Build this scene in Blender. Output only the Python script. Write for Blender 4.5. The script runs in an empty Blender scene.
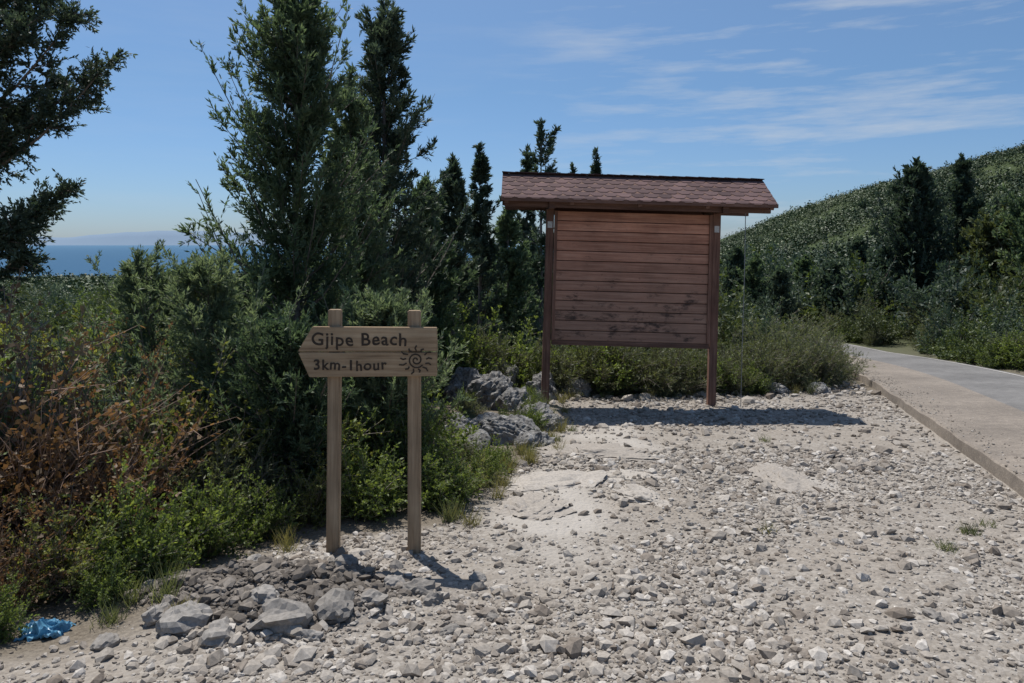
import bpy, bmesh, math, numpy as np
from mathutils import Vector, Matrix
rng = np.random.default_rng(11)
S = bpy.context.scene
col = S.collection
H_CAM = 1.6

# ------------------------------------------------------------------ helpers
def vnoise(x, y, seed=0.0):
    xi = np.floor(x); yi = np.floor(y); fx = x-xi; fy = y-yi
    fx = fx*fx*(3-2*fx); fy = fy*fy*(3-2*fy)
    def h(a, b):
        v = np.sin(a*127.1+b*311.7+seed*74.7)*43758.5453
        return v-np.floor(v)
    return ((h(xi,yi)*(1-fx)+h(xi+1,yi)*fx)*(1-fy)+(h(xi,yi+1)*(1-fx)+h(xi+1,yi+1)*fx)*fy)*2-1
def fbm(x, y, seed=0, o=4):
    s = 0; a = 1.0; t = 0
    for i in range(o):
        s = s+a*vnoise(x*2**i, y*2**i, seed+i*3.3); t += a; a *= .5
    return s/t
def sstep(a, b, x):
    t = np.clip((x-a)/(b-a), 0, 1); return t*t*(3-2*t)
_ky = np.linspace(-60, 120, 721)
_sl = np.clip(np.where(_ky < 13.2, .328, .328-.037*(_ky-13.2)), -.35, .328)
_kx = np.concatenate([[0], np.cumsum(_sl[:-1]*np.diff(_ky))])
_kx = _kx-np.interp(6.16, _ky, _kx)+4.26
def kx(y): return np.interp(y, _ky, _kx)
def ksl(y): return np.interp(y, _ky, _sl)
def roadd(x, y): return (x-kx(y))/np.sqrt(1+ksl(y)**2)
XB = ([-60,-5,3,3.6,4.7,5.1,5.4,7,9,11.8,12.3,12.7,13.6,14,60],
      [-6,-3,-2.7,-1.9,-1.63,-1.2,-.4,.1,.5,.7,1.4,4.4,6.3,30,60])
def xb(y): return np.interp(y, *XB)
def smooth_ground(x, y):
    x = np.asarray(x, float); y = np.asarray(y, float)
    z = np.interp(y, [-3000,-60,0,22,60,120,200,450,1500,3000],
                     [10,4.8,0,-1.76,-3.2,-4.3,-6.2,-17,-190,-260])
    s = np.interp(x, [50,70,80,94,113,138,175,220,300,600],[0,3.6,7.6,14,21.5,29,37,45,54,60])
    z = z+s*1.10*sstep(55,200,y)*(1-.9*sstep(260,700,y))
    z = z-.10*np.clip(-x-60,0,1e9)*sstep(60,300,-x)*.6
    z = z-1.6*sstep(4,45,-x)*sstep(15,55,y)
    r = np.hypot(x, y)
    z = z-200*sstep(1100,1800,r)
    return z
def ground(x, y):
    x = np.asarray(x, float); y = np.asarray(y, float)
    z = smooth_ground(x, y)
    rd = roadd(x, y)
    off = 1-(sstep(-1.2,-.1,rd)*(1-sstep(3.4,5,rd)))
    n = .05*fbm(x*.45,y*.45,2)+.022*fbm(x*1.7,y*1.7,5,3)
    far = sstep(18,60,np.hypot(x,y))
    n = n+far*1.0*fbm(x*.03,y*.03,9,4)
    m = np.exp(-(((x+1.3)/.6)**2+((y-4.0)/.36)**2))
    n = n+m*(.17+.12*fbm(x*4,y*4,4,3))
    return z+n*off-.02*(1-off)

def mk(name, V, F, mats, mi=None, tint=None, smooth=False, link=True):
    V = np.asarray(V, np.float32).reshape(-1,3); F = np.asarray(F, np.int32)
    m, k = F.shape
    me = bpy.data.meshes.new(name)
    me.vertices.add(len(V)); me.vertices.foreach_set('co', V.ravel())
    me.loops.add(m*k); me.loops.foreach_set('vertex_index', F.ravel())
    me.polygons.add(m); me.polygons.foreach_set('loop_start', np.arange(m, dtype=np.int32)*k)
    for mt in mats: me.materials.append(mt)
    if mi is not None: me.polygons.foreach_set('material_index', np.asarray(mi, np.int32))
    me.polygons.foreach_set('use_smooth', np.full(m, smooth))
    me.update(calc_edges=True); me.validate()
    if tint is not None:
        a = me.attributes.new('tint','FLOAT','FACE'); a.data.foreach_set('value', np.asarray(tint, np.float32))
    if not link: return me
    o = bpy.data.objects.new(name, me); col.objects.link(o); return o

def empty(name, loc=(0,0,0)):
    e = bpy.data.objects.new(name, None); e.location = loc; e.empty_display_size=.2; col.objects.link(e); return e

# ------------------------------------------------------------------ materials
def newmat(name):
    m = bpy.data.materials.new(name); m.use_nodes = True
    nt = m.node_tree; nt.nodes.clear()
    o = nt.nodes.new('ShaderNodeOutputMaterial'); b = nt.nodes.new('ShaderNodeBsdfPrincipled')
    nt.links.new(b.outputs[0], o.inputs[0])
    return m, nt, b, o
def N(nt, t, **kw):
    n = nt.nodes.new(t)
    for k, v in kw.items():
        if k in n.inputs: n.inputs[k].default_value = v
        else: setattr(n, k, v)
    return n
def ramp(nt, fac, stops):
    r = nt.nodes.new('ShaderNodeValToRGB'); e = r.color_ramp.elements
    while len(e) < len(stops): e.new(.5)
    for i,(p,c) in enumerate(stops):
        e[i].position = p; e[i].color = (*c,1) if len(c)==3 else c
    nt.links.new(fac, r.inputs[0]); return r.outputs[0]
def mixc(nt, fac, a, b, mode='MIX'):
    m = nt.nodes.new('ShaderNodeMix'); m.data_type='RGBA'; m.blend_type=mode
    for s,v in ((m.inputs[0],fac),(m.inputs[6],a),(m.inputs[7],b)):
        if isinstance(v,(int,float)): s.default_value=v
        elif isinstance(v,tuple): s.default_value=(*v,1) if len(v)==3 else v
        else: nt.links.new(v,s)
    return m.outputs[2]
def math_(nt, op, a, b=None):
    m = nt.nodes.new('ShaderNodeMath'); m.operation=op
    for s,v in ((m.inputs[0],a),(m.inputs[1],b)):
        if v is None: continue
        if isinstance(v,(int,float)): s.default_value=v
        else: nt.links.new(v,s)
    return m.outputs[0]
def bump(nt, bsdf, h, strength, dist):
    b = nt.nodes.new('ShaderNodeBump'); b.inputs['Strength'].default_value=strength; b.inputs['Distance'].default_value=dist
    nt.links.new(h, b.inputs['Height']); nt.links.new(b.outputs[0], bsdf.inputs['Normal'])
def noise(nt, vec, scale, detail=5, rough=.6):
    n = N(nt,'ShaderNodeTexNoise', Scale=scale, Detail=detail, Roughness=rough)
    if vec is not None: nt.links.new(vec, n.inputs['Vector'])
    return n.outputs[0]

def leafmat(name, c_dark, c_mid, c_light, trans=.3, tcol=None, rough=.55):
    m, nt, b, o = newmat(name)
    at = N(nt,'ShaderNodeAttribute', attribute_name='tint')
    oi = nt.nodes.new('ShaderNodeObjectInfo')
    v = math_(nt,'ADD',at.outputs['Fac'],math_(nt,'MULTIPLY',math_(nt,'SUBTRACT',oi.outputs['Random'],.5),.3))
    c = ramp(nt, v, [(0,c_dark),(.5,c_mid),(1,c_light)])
    nt.links.new(c, b.inputs['Base Color']); b.inputs['Roughness'].default_value=rough
    b.inputs['Specular IOR Level'].default_value=.3
    if trans>0:
        t = nt.nodes.new('ShaderNodeBsdfTranslucent')
        tc = mixc(nt, 1.0, c, tcol or (1.7,1.7,.8), 'MULTIPLY'); nt.links.new(tc, t.inputs[0])
        mx = nt.nodes.new('ShaderNodeMixShader'); mx.inputs[0].default_value=trans
        nt.links.new(b.outputs[0], mx.inputs[1]); nt.links.new(t.outputs[0], mx.inputs[2]); nt.links.new(mx.outputs[0], o.inputs[0])
    return m
M_cyp  = leafmat('cypress_foliage',(.055,.085,.052),(.1,.14,.08),(.175,.22,.12),.36,(1.4,1.5,1.0))
M_cyp2 = leafmat('young_cypress_foliage',(.085,.12,.075),(.155,.195,.115),(.255,.29,.175),.38,(1.4,1.5,1.0))
M_pine = leafmat('dark_conifer_foliage',(.04,.062,.045),(.075,.104,.07),(.13,.16,.105),.28,(1.3,1.4,1.0))
M_grn  = leafmat('broadleaf_foliage',(.068,.098,.03),(.135,.18,.054),(.24,.29,.09),.38)
M_yel  = leafmat('yellow_green_foliage',(.11,.125,.036),(.18,.195,.065),(.29,.29,.11),.38)
M_ros  = leafmat('grey_green_foliage',(.07,.085,.045),(.13,.148,.078),(.22,.235,.13),.3)
M_fgrn = leafmat('scrub_green_foliage',(.048,.07,.026),(.095,.125,.045),(.17,.2,.075),.22)
M_fros = leafmat('scrub_grey_foliage',(.055,.07,.034),(.1,.12,.058),(.175,.195,.1),.2)
M_red  = leafmat('reddish_dry_foliage',(.1,.07,.035),(.2,.125,.07),(.3,.22,.12),.35,(1.4,1.1,.7))
M_hill = leafmat('maquis_foliage',(.032,.054,.021),(.078,.108,.042),(.15,.18,.072),0)
M_dry  = leafmat('dry_grass',(.12,.12,.05),(.2,.18,.09),(.3,.27,.15),.3)

m, nt, b, o = newmat('bark'); M_bark=m
tc = nt.nodes.new('ShaderNodeTexCoord')
b.inputs['Roughness'].default_value=.9
n1 = noise(nt, tc.outputs['Object'], 30, 3)
nt.links.new(ramp(nt,n1,[(.3,(.1,.08,.065)),(.7,(.22,.185,.155))]), b.inputs['Base Color'])
m, nt, b, o = newmat('red_twig'); M_twig=m
b.inputs['Base Color'].default_value=(.24,.155,.11,1); b.inputs['Roughness'].default_value=.8

def ground_mat():
    m, nt, b, o = newmat('gravel_ground')
    g = nt.nodes.new('ShaderNodeNewGeometry'); P = g.outputs['Position']
    at = N(nt,'ShaderNodeAttribute', attribute_name='zone')
    sep = nt.nodes.new('ShaderNodeSeparateColor'); nt.links.new(at.outputs['Color'], sep.inputs[0])
    v1 = N(nt,'ShaderNodeTexVoronoi', Scale=32.0); nt.links.new(P, v1.inputs['Vector'])
    v2 = N(nt,'ShaderNodeTexVoronoi', Scale=75.0); nt.links.new(P, v2.inputs['Vector'])
    sc = nt.nodes.new('ShaderNodeSeparateColor'); nt.links.new(v1.outputs['Color'], sc.inputs[0])
    sc2 = nt.nodes.new('ShaderNodeSeparateColor'); nt.links.new(v2.outputs['Color'], sc2.inputs[0])
    big = noise(nt, P, .9, 5, .6); fine = noise(nt, P, 60, 4, .7); mid = noise(nt,P,6,4,.65)
    grav = ramp(nt, sc.outputs[0], [(0,(.2,.177,.15)),(.5,(.3,.27,.235)),(1,(.43,.4,.355))])
    grav2 = ramp(nt, sc2.outputs[1], [(0,(.18,.157,.13)),(1,(.38,.345,.3))])
    gc = mixc(nt, .5, grav, grav2)
    dirt = ramp(nt, fine, [(.3,(.24,.205,.168)),(.7,(.35,.31,.26))])
    dm = ramp(nt, big, [(.42,(0,0,0)),(.6,(1,1,1))])
    gc = mixc(nt, math_(nt,'MULTIPLY',dm,.6), gc, dirt)
    gc = mixc(nt, math_(nt,'MULTIPLY',ramp(nt,mid,[(.45,(0,0,0)),(.75,(1,1,1))]),.5), gc, (.19,.16,.13))
    gc = mixc(nt, sep.outputs[2], gc, mixc(nt, mid, (.33,.3,.26),(.47,.435,.39)))
    moundc = ramp(nt, fine, [(.25,(.1,.088,.076)),(.75,(.23,.205,.18))])
    gc = mixc(nt, sep.outputs[1], gc, moundc)
    soil = ramp(nt, fine, [(.3,(.09,.074,.056)),(.7,(.23,.195,.15))])
    veg = ramp(nt, noise(nt,P,.35,6,.7), [(.35,(.04,.06,.022)),(.65,(.07,.088,.034))])
    sp = nt.nodes.new('ShaderNodeSeparateXYZ'); nt.links.new(P, sp.inputs[0])
    mr = N(nt,'ShaderNodeMapRange'); nt.links.new(sp.outputs[1], mr.inputs[0]); mr.inputs[1].default_value=14; mr.inputs[2].default_value=30
    soil = mixc(nt, mr.outputs[0], soil, veg)
    c = mixc(nt, sep.outputs[0], soil, gc)
    nt.links.new(c, b.inputs['Base Color']); b.inputs['Roughness'].default_value=.95; b.inputs['Specular IOR Level'].default_value=.15
    hh = math_(nt,'ADD', math_(nt,'MULTIPLY',v1.outputs['Distance'],-1.2), math_(nt,'MULTIPLY',fine,.8))
    bump(nt, b, hh, .6, .014)
    return m
M_ground = ground_mat()
def stonemat(name, a, bb, c):
    m, nt, b, o = newmat(name)
    at = N(nt,'ShaderNodeAttribute', attribute_name='tint')
    g = nt.nodes.new('ShaderNodeNewGeometry')
    f = noise(nt, g.outputs['Position'], 45, 3, .7)
    cc = ramp(nt, at.outputs['Fac'], [(0,a),(.5,bb),(1,c)])
    cc = mixc(nt, .75, cc, ramp(nt,f,[(.3,(.55,.53,.51)),(.7,(1.1,1.08,1.06))]),'MULTIPLY')
    nt.links.new(cc, b.inputs['Base Color']); b.inputs['Roughness'].default_value=.9; b.inputs['Specular IOR Level'].default_value=.2
    bump(nt,b,f,.5,.004)
    return m
M_stone = stonemat('limestone_chips',(.21,.178,.147),(.37,.335,.29),(.57,.535,.485))
M_slab = stonemat('limestone_slab',(.3,.27,.235),(.42,.385,.34),(.52,.485,.435))
M_block = stonemat('grey_stone_block',(.17,.158,.142),(.29,.272,.248),(.4,.38,.35))
M_clod  = stonemat('dirt_clods',(.09,.078,.066),(.18,.158,.135),(.3,.27,.235))
m, nt, b, o = newmat('karst_rock'); M_rock=m
g = nt.nodes.new('ShaderNodeNewGeometry')
f = noise(nt, g.outputs['Position'], 9, 7, .72); f2=noise(nt,g.outputs['Position'],34,5,.7)
cc = ramp(nt,f,[(.36,(.07,.066,.062)),(.5,(.24,.23,.215)),(.66,(.42,.405,.38))])
nt.links.new(cc,b.inputs['Base Color']); b.inputs['Roughness'].default_value=.95; bump(nt,b,f2,.9,.04)

def woodmat(name, c1, c2, c3, axis=0, stain=0.0, grain=1.0):
    m, nt, b, o = newmat(name)
    tc = nt.nodes.new('ShaderNodeTexCoord')
    mp = nt.nodes.new('ShaderNodeMapping'); sc=[38,38,38]; sc[axis]=1.6; mp.inputs['Scale'].default_value=sc
    nt.links.new(tc.outputs['Object'], mp.inputs[0])
    at = N(nt,'ShaderNodeAttribute', attribute_name='tint')
    cb = nt.nodes.new('ShaderNodeCombineXYZ'); nt.links.new(math_(nt,'MULTIPLY',at.outputs['Fac'],37.0), cb.inputs[0]); nt.links.new(math_(nt,'MULTIPLY',at.outputs['Fac'],51.0), cb.inputs[2])
    va = nt.nodes.new('ShaderNodeVectorMath'); va.operation='ADD'; nt.links.new(mp.outputs[0],va.inputs[0]); nt.links.new(cb.outputs[0],va.inputs[1])
    f = noise(nt, va.outputs[0], grain, 7, .65)
    g = nt.nodes.new('ShaderNodeNewGeometry')
    blot = noise(nt, g.outputs['Position'], 2.3, 5, .65)
    c = ramp(nt, f, [(.3,c1),(.5,c2),(.72,c3)])
    c = mixc(nt, .8, c, ramp(nt,blot,[(.3,(.7,.68,.66)),(.7,(1.2,1.15,1.1))]),'MULTIPLY')
    if stain:
        mp2 = nt.nodes.new('ShaderNodeMapping'); mp2.inputs['Scale'].default_value=(2.2,1,5)
        nt.links.new(g.outputs['Position'], mp2.inputs[0])
        st = noise(nt, mp2.outputs[0], 1.6, 7, .72)
        sp = nt.nodes.new('ShaderNodeSeparateXYZ'); nt.links.new(g.outputs['Position'], sp.inputs[0])
        lo = N(nt,'ShaderNodeMapRange'); nt.links.new(sp.outputs[2], lo.inputs[0]); lo.inputs[1].default_value=1.6; lo.inputs[2].default_value=.5; lo.inputs[3].default_value=0; lo.inputs[4].default_value=1
        c = mixc(nt, math_(nt,'MULTIPLY',lo.outputs[0],.6), c, mixc(nt, f, (.2,.13,.095),(.42,.3,.22)))
        band = math_(nt,'ADD', math_(nt,'MULTIPLY',lo.outputs[0],.12), st)
        c = mixc(nt, math_(nt,'MULTIPLY',ramp(nt,band,[(.64,(0,0,0)),(.76,(1,1,1))]),stain), c, (.06,.042,.036))
    c = mixc(nt, 1.0, c, ramp(nt, at.outputs['Fac'], [(0,(.74,.74,.74)),(1,(1.22,1.22,1.22))]),'MULTIPLY')
    nt.links.new(c,b.inputs['Base Color']); b.inputs['Roughness'].default_value=.75; b.inputs['Specular IOR Level'].default_value=.25
    bump(nt,b,f,.35,.004)
    return m
M_signx = woodmat('weathered_sign_wood',(.22,.15,.09),(.4,.29,.18),(.54,.42,.28),0)
M_postz = woodmat('weathered_post_wood',(.21,.145,.09),(.36,.265,.17),(.5,.385,.26),2)
M_slat  = woodmat('stained_red_wood',(.36,.165,.11),(.56,.28,.19),(.7,.4,.29),0,.9)
M_redz  = woodmat('dark_red_post_wood',(.12,.06,.045),(.2,.11,.08),(.3,.18,.135),2)
M_redx  = woodmat('dark_red_beam_wood',(.09,.05,.038),(.16,.09,.068),(.25,.15,.115),0)
def simple(name, c, r=.8, metal=0):
    m, nt, b, o = newmat(name); b.inputs['Base Color'].default_value=(*c,1); b.inputs['Roughness'].default_value=r; b.inputs['Metallic'].default_value=metal
    g = nt.nodes.new('ShaderNodeNewGeometry'); f=noise(nt,g.outputs['Position'],25,5,.6)
    nt.links.new(mixc(nt,1.0,(*c,1),ramp(nt,f,[(.3,(.75,.75,.75)),(.7,(1.15,1.15,1.15))]),'MULTIPLY'), b.inputs['Base Color'])
    return m
M_carve = simple('burnt_carving',(.05,.035,.024),.9)
M_label = simple('white_label',(.6,.6,.58),.6)
M_steel = simple('galvanised_wire',(.3,.3,.3),.5,.6)
m, nt, b, o = newmat('roof_shingle'); M_shing=m
at = N(nt,'ShaderNodeAttribute', attribute_name='tint'); tc=nt.nodes.new('ShaderNodeTexCoord')
f = noise(nt,tc.outputs['Object'],160,3,.7); f2=noise(nt,tc.outputs['Object'],2.5,5,.6)
c = ramp(nt,at.outputs['Fac'],[(0,(.075,.042,.041)),(1,(.165,.1,.094))])
c = mixc(nt,.8,c,ramp(nt,f,[(.3,(.6,.6,.6)),(.7,(1.3,1.3,1.3))]),'MULTIPLY')
c = mixc(nt,.7,c,ramp(nt,f2,[(.3,(.7,.7,.72)),(.7,(1.15,1.1,1.1))]),'MULTIPLY')
nt.links.new(c,b.inputs['Base Color']); b.inputs['Roughness'].default_value=.95; bump(nt,b,f,.6,.003)

def surfmat(name, a, c2, scale, cracks=False):
    m, nt, b, o = newmat(name)
    g = nt.nodes.new('ShaderNodeNewGeometry'); P=g.outputs['Position']
    f = noise(nt,P,scale,4,.75); f2=noise(nt,P,.8,6,.6); f3=noise(nt,P,9,5,.6)
    c = ramp(nt,f,[(.3,a),(.7,c2)])
    c = mixc(nt,.9,c,ramp(nt,f2,[(.3,(.68,.66,.64)),(.7,(1.18,1.15,1.12))]),'MULTIPLY')
    c = mixc(nt,.7,c,ramp(nt,f3,[(.3,(.7,.68,.66)),(.7,(1.15,1.13,1.1))]),'MULTIPLY')
    if cracks:
        v=N(nt,'ShaderNodeTexVoronoi',Scale=45.0); nt.links.new(P,v.inputs['Vector'])
        c = mixc(nt,.6,c,ramp(nt,v.outputs['Distance'],[(0,(1.3,1.28,1.25)),(.6,(.7,.68,.66))]),'MULTIPLY')
    nt.links.new(c,b.inputs['Base Color']); b.inputs['Roughness'].default_value=.9; bump(nt,b,f,.5,.006)
    return m
M_conc = surfmat('concrete_edge',(.19,.165,.14),(.33,.295,.25),70,True)
M_asph = surfmat('old_asphalt',(.13,.128,.124),(.215,.212,.205),90)
M_line = surfmat('worn_white_paint',(.3,.29,.27),(.5,.49,.47),60)

# ------------------------------------------------------------------ terrain
NG = 560; a_ = 8.6; b_ = 3000/math.sinh(a_)
u = np.linspace(-1,1,NG)
gx = b_*np.sinh(a_*u); gy = b_*np.sinh(a_*u)+4.5
X, Y = np.meshgrid(gx, gy)
Z = ground(X, Y)
idx = np.arange(NG*NG).reshape(NG,NG)
F = np.stack([idx[:-1,:-1],idx[:-1,1:],idx[1:,1:],idx[1:,:-1]],-1).reshape(-1,4)
terr = mk('ground', np.stack([X,Y,Z],-1), F, [M_ground], smooth=True)
def gravmask(x, y):
    d = x-xb(y)+.25*fbm(x*1.3,y*1.3,8,3)
    m_ = sstep(-.25,.3,d)*(1-.65*sstep(12.3,13.4,y+.4*fbm(x,y,3,2)))*(1-sstep(14,18,y+2*fbm(x,y,3,2)))
    return m_*np.where(roadd(x,y)>3.2,0.35*(1-sstep(3.2,4.2,roadd(x,y))),1)
def pathmask(x, y):
    p1=np.exp(-(((x-.3-.05*(y-6))/.45)**2+((y-6.0)/1.3)**2)**1.5)
    p2=.8*np.exp(-(((x-1.2)/.6)**2+((y-8.6)/1.6)**2)**1.5)
    p3=.6*np.exp(-(((x-2.6)/.5)**2+((y-6.6)/.7)**2)**1.5)
    return np.clip((p1+p2+p3)*(1+1.3*fbm(x*3,y*3,6,4)),0,1)
def moundmask(x, y):
    return sstep(.25,.6,np.exp(-(((x+1.3)/.8)**2+((y-4.05)/.5)**2))+.2*fbm(x*4,y*4,7,2))
zone = np.stack([gravmask(X,Y),moundmask(X,Y),pathmask(X,Y),np.ones_like(X)],-1).astype(np.float32)
at = terr.data.attributes.new('zone','FLOAT_COLOR','POINT'); at.data.foreach_set('color', zone.ravel())

# sea & far mountains
m, nt, b, o = newmat('sea_water')
b.inputs['Roughness'].default_value=.7; b.inputs['Specular IOR Level'].default_value=.05
g = nt.nodes.new('ShaderNodeNewGeometry')
sp = nt.nodes.new('ShaderNodeSeparateXYZ'); nt.links.new(g.outputs['Position'], sp.inputs[0])
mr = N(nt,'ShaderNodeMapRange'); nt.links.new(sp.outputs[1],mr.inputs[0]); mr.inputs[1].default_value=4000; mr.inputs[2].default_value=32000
nt.links.new(mixc(nt,mr.outputs[0],(.035,.1,.18),(.07,.155,.245)),b.inputs['Base Color'])  # distance haze put into the water colour, paler towards the horizon
M_sea=m
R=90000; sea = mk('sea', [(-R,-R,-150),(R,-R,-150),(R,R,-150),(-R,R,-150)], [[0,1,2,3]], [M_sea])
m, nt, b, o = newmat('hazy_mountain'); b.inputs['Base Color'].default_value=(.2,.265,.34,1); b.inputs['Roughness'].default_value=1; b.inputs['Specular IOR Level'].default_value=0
M_mt=m
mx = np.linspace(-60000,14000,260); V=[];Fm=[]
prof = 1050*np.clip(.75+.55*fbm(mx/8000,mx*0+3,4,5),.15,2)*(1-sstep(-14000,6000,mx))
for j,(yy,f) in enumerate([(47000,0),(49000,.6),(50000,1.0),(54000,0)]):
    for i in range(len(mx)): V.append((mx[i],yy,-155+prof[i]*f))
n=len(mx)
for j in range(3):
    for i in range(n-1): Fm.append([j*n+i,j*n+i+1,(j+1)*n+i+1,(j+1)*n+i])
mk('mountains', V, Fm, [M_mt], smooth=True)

# ------------------------------------------------------------------ road
ys = np.linspace(-25, 70, 400)
def road_pts(off, dz, wob=0):
    s = ksl(ys); nrm = np.sqrt(1+s*s)
    off = off+wob*fbm(ys*2.1,ys*0+off*3,4,4)
    x = kx(ys)+off/nrm; y = ys-off*s/nrm
    return np.stack([x, y, smooth_ground(x,y)+dz+wob*.3*fbm(ys*3,ys*0,2,3)],-1)
def ribbon(name, offs, mat, smooth=False):
    rows=[road_pts(*o_) for o_ in offs]; V=np.concatenate(rows); n=len(ys); F=[]
    for j in range(len(rows)-1):
        i=np.arange(n-1); F.append(np.stack([j*n+i,(j+1)*n+i,(j+1)*n+i+1,j*n+i+1],-1))
    return mk(name,V,np.concatenate(F),[mat],smooth=smooth)
road = empty('road')
for nm,of,mt in [('concrete_kerb',[(-.02,-.15),(0,.105,.03),(.025,.12,.03),(1.3,.135),(1.32,.06)],M_conc),
                 ('asphalt',[(1.27,.1185,.03),(1.35,.1195),(2.2,.13),(3.15,.118),(3.35,-.1)],M_asph),
                 ('edge_line',[(2.98,.1255),(3.05,.1245)],M_line)]:
    r_=ribbon(nm,of,mt); r_.parent=road
# ------------------------------------------------------------------ stones
t=(1+5**.5)/2
ICO=np.array([(-1,t,0),(1,t,0),(-1,-t,0),(1,-t,0),(0,-1,t),(0,1,t),(0,-1,-t),(0,1,-t),(t,0,-1),(t,0,1),(-t,0,-1),(-t,0,1)],float)
ICO/=np.linalg.norm(ICO[0])
ICF=np.array([(0,11,5),(0,5,1),(0,1,7),(0,7,10),(0,10,11),(1,5,9),(5,11,4),(11,10,2),(10,7,6),(7,1,8),(3,9,4),(3,4,2),(3,2,6),(3,6,8),(3,8,9),(4,9,5),(2,4,11),(6,2,10),(8,6,7),(9,8,1)])
def randrot(n):
    q=rng.normal(size=(n,4)); q/=np.linalg.norm(q,axis=1)[:,None]; w,x,y,z=q.T
    return np.stack([np.stack([1-2*(y*y+z*z),2*(x*y-z*w),2*(x*z+y*w)],-1),
        np.stack([2*(x*y+z*w),1-2*(x*x+z*z),2*(y*z-x*w)],-1),
        np.stack([2*(x*z-y*w),2*(y*z+x*w),1-2*(x*x+y*y)],-1)],1)
def stones(name, x, y, r, mat, sink=.25, tint=None, dz=0.0):
    n=len(x)
    V=ICO[None]*(1+rng.uniform(-.28,.28,(n,12,1)))+rng.normal(0,.08,(n,12,3))
    V=V*rng.uniform(.5,1.2,(n,1,3))*r[:,None,None]
    V=np.einsum('nij,nkj->nki',randrot(n),V); V[:,:,2]*=.66
    z=ground(x,y)+r*(.42-sink)+dz
    V+=np.stack([x,y,z],-1)[:,None]
    F=ICF[None]+(np.arange(n)*12)[:,None,None]
    tn=np.repeat(np.clip(rng.normal(.47,.27,n),0,1) if tint is None else tint,20)
    return mk(name,V,F.reshape(-1,3),[mat],tint=tn)
def sample(n, y0, y1):
    y=y0+(y1-y0)*rng.random(n); x=rng.uniform(-.78,.8,n)*(y+.5)
    d=gravmask(x,y)*(1-.85*pathmask(x,y))*(1-moundmask(x,y))
    cl=.26+.74*sstep(-.3,.22,fbm(x*.9,y*.9,14,4))
    k=(rng.random(n)<d*cl)&(roadd(x,y)<-.04)
    return x[k],y[k]
xs,ysx=sample(98000,2.2,8)
r=np.clip(rng.lognormal(math.log(.0100),.6,len(xs)),.004,.05)
x2,y2=sample(40000,7,15)
r2=np.clip(rng.lognormal(math.log(.018),.55,len(x2)),.008,.07)
x3,y3=sample(2600,2.4,13)
r3=np.clip(rng.lognormal(math.log(.036),.36,len(x3)),.025,.09)
stones('gravel',np.concatenate([xs,x2,x3]),np.concatenate([ysx,y2,y3]),np.concatenate([r,r2,r3]),M_stone)
n=5600; x=rng.normal(-1.3,.5,n); y=rng.normal(4.0,.3,n); r=np.clip(rng.lognormal(math.log(.012),.65,n),.005,.05); k=moundmask(x,y)>.3
stones('dirt_clods',x[k],y[k],r[k],M_clod,.2)
n=3000; x=rng.uniform(-1,7,n); y=rng.uniform(11.8,18,n); k=roadd(x,y)<-.1; x=x[k];y=y[k]; r=np.clip(rng.lognormal(math.log(.035),.6,len(x)),.01,.14)
stones('rubble',x,y,r,M_stone)
n=900; y=rng.uniform(3,16,n); off=np.abs(rng.normal(0,.3,n)); s_=ksl(y); x=kx(y)+off/np.sqrt(1+s_*s_)
stones('loose_chips',x+.02,y,np.clip(rng.lognormal(math.log(.009),.4,n),.004,.02),M_stone,.3,None,.145)

def rock(name, x, y, sx, sy, sz, seed, sub=4, mat=None, rough=.4, up=.2):
    bm=bmesh.new(); bmesh.ops.create_icosphere(bm,subdivisions=sub,radius=1)
    V=np.array([v.co[:] for v in bm.verts])
    fr=1.3
    d=1+rough*fbm(V[:,0]*fr+seed*7+V[:,2]*1.7,V[:,1]*fr-V[:,2]*1.1+seed,seed,5)+rough*.7*np.abs(fbm(V[:,0]*4+seed+V[:,2]*3,V[:,1]*4+V[:,2]*4,seed+2,4))
    V=V*d[:,None]*np.array([sx,sy,sz])
    for v,c in zip(bm.verts,V): v.co=c
    me=bpy.data.meshes.new(name); bm.to_mesh(me); bm.free(); me.materials.append(mat or M_rock)
    if mat:
        a=me.attributes.new('tint','FLOAT','FACE'); a.data.foreach_set('value',np.full(len(me.polygons),.45+.2*math.sin(seed*5),np.float32))
    o=bpy.data.objects.new(name,me); col.objects.link(o)
    o.location=(x,y,float(ground(x,y))+sz*up); o.rotation_euler=(0,0,seed*1.3); return o
for i,(x,y,sx,sy,sz) in enumerate([(-.3,11.3,.42,.32,.42),(.08,10.9,.26,.22,.24),(.05,8.7,.32,.24,.2),(-.25,8.5,.36,.26,.26),(-.55,8.3,.3,.25,.24),(.45,9.3,.22,.16,.14),(.25,8.15,.2,.14,.12),(-.4,7.9,.24,.18,.16),
        (1.05,12.5,.28,.2,.24),(.5,12.2,.34,.26,.34),(1.35,13.2,.3,.24,.26),(-.15,12.6,.4,.3,.5),(2.1,14.3,.35,.25,.3),(3.3,13.3,.25,.22,.18),(4.6,13.0,.22,.18,.14),(.75,13.6,.5,.4,.55),(.3,9.9,.26,.22,.18),(2.6,13.1,.2,.16,.15),(1.9,13.6,.34,.24,.26),(-.75,11.8,.35,.3,.4),(2.95,13.2,.16,.14,.12),(5.4,13.1,.2,.16,.14)]):
    rock('limestone_rock',x,y,sx,sy,sz,i+1.7,5)
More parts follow.
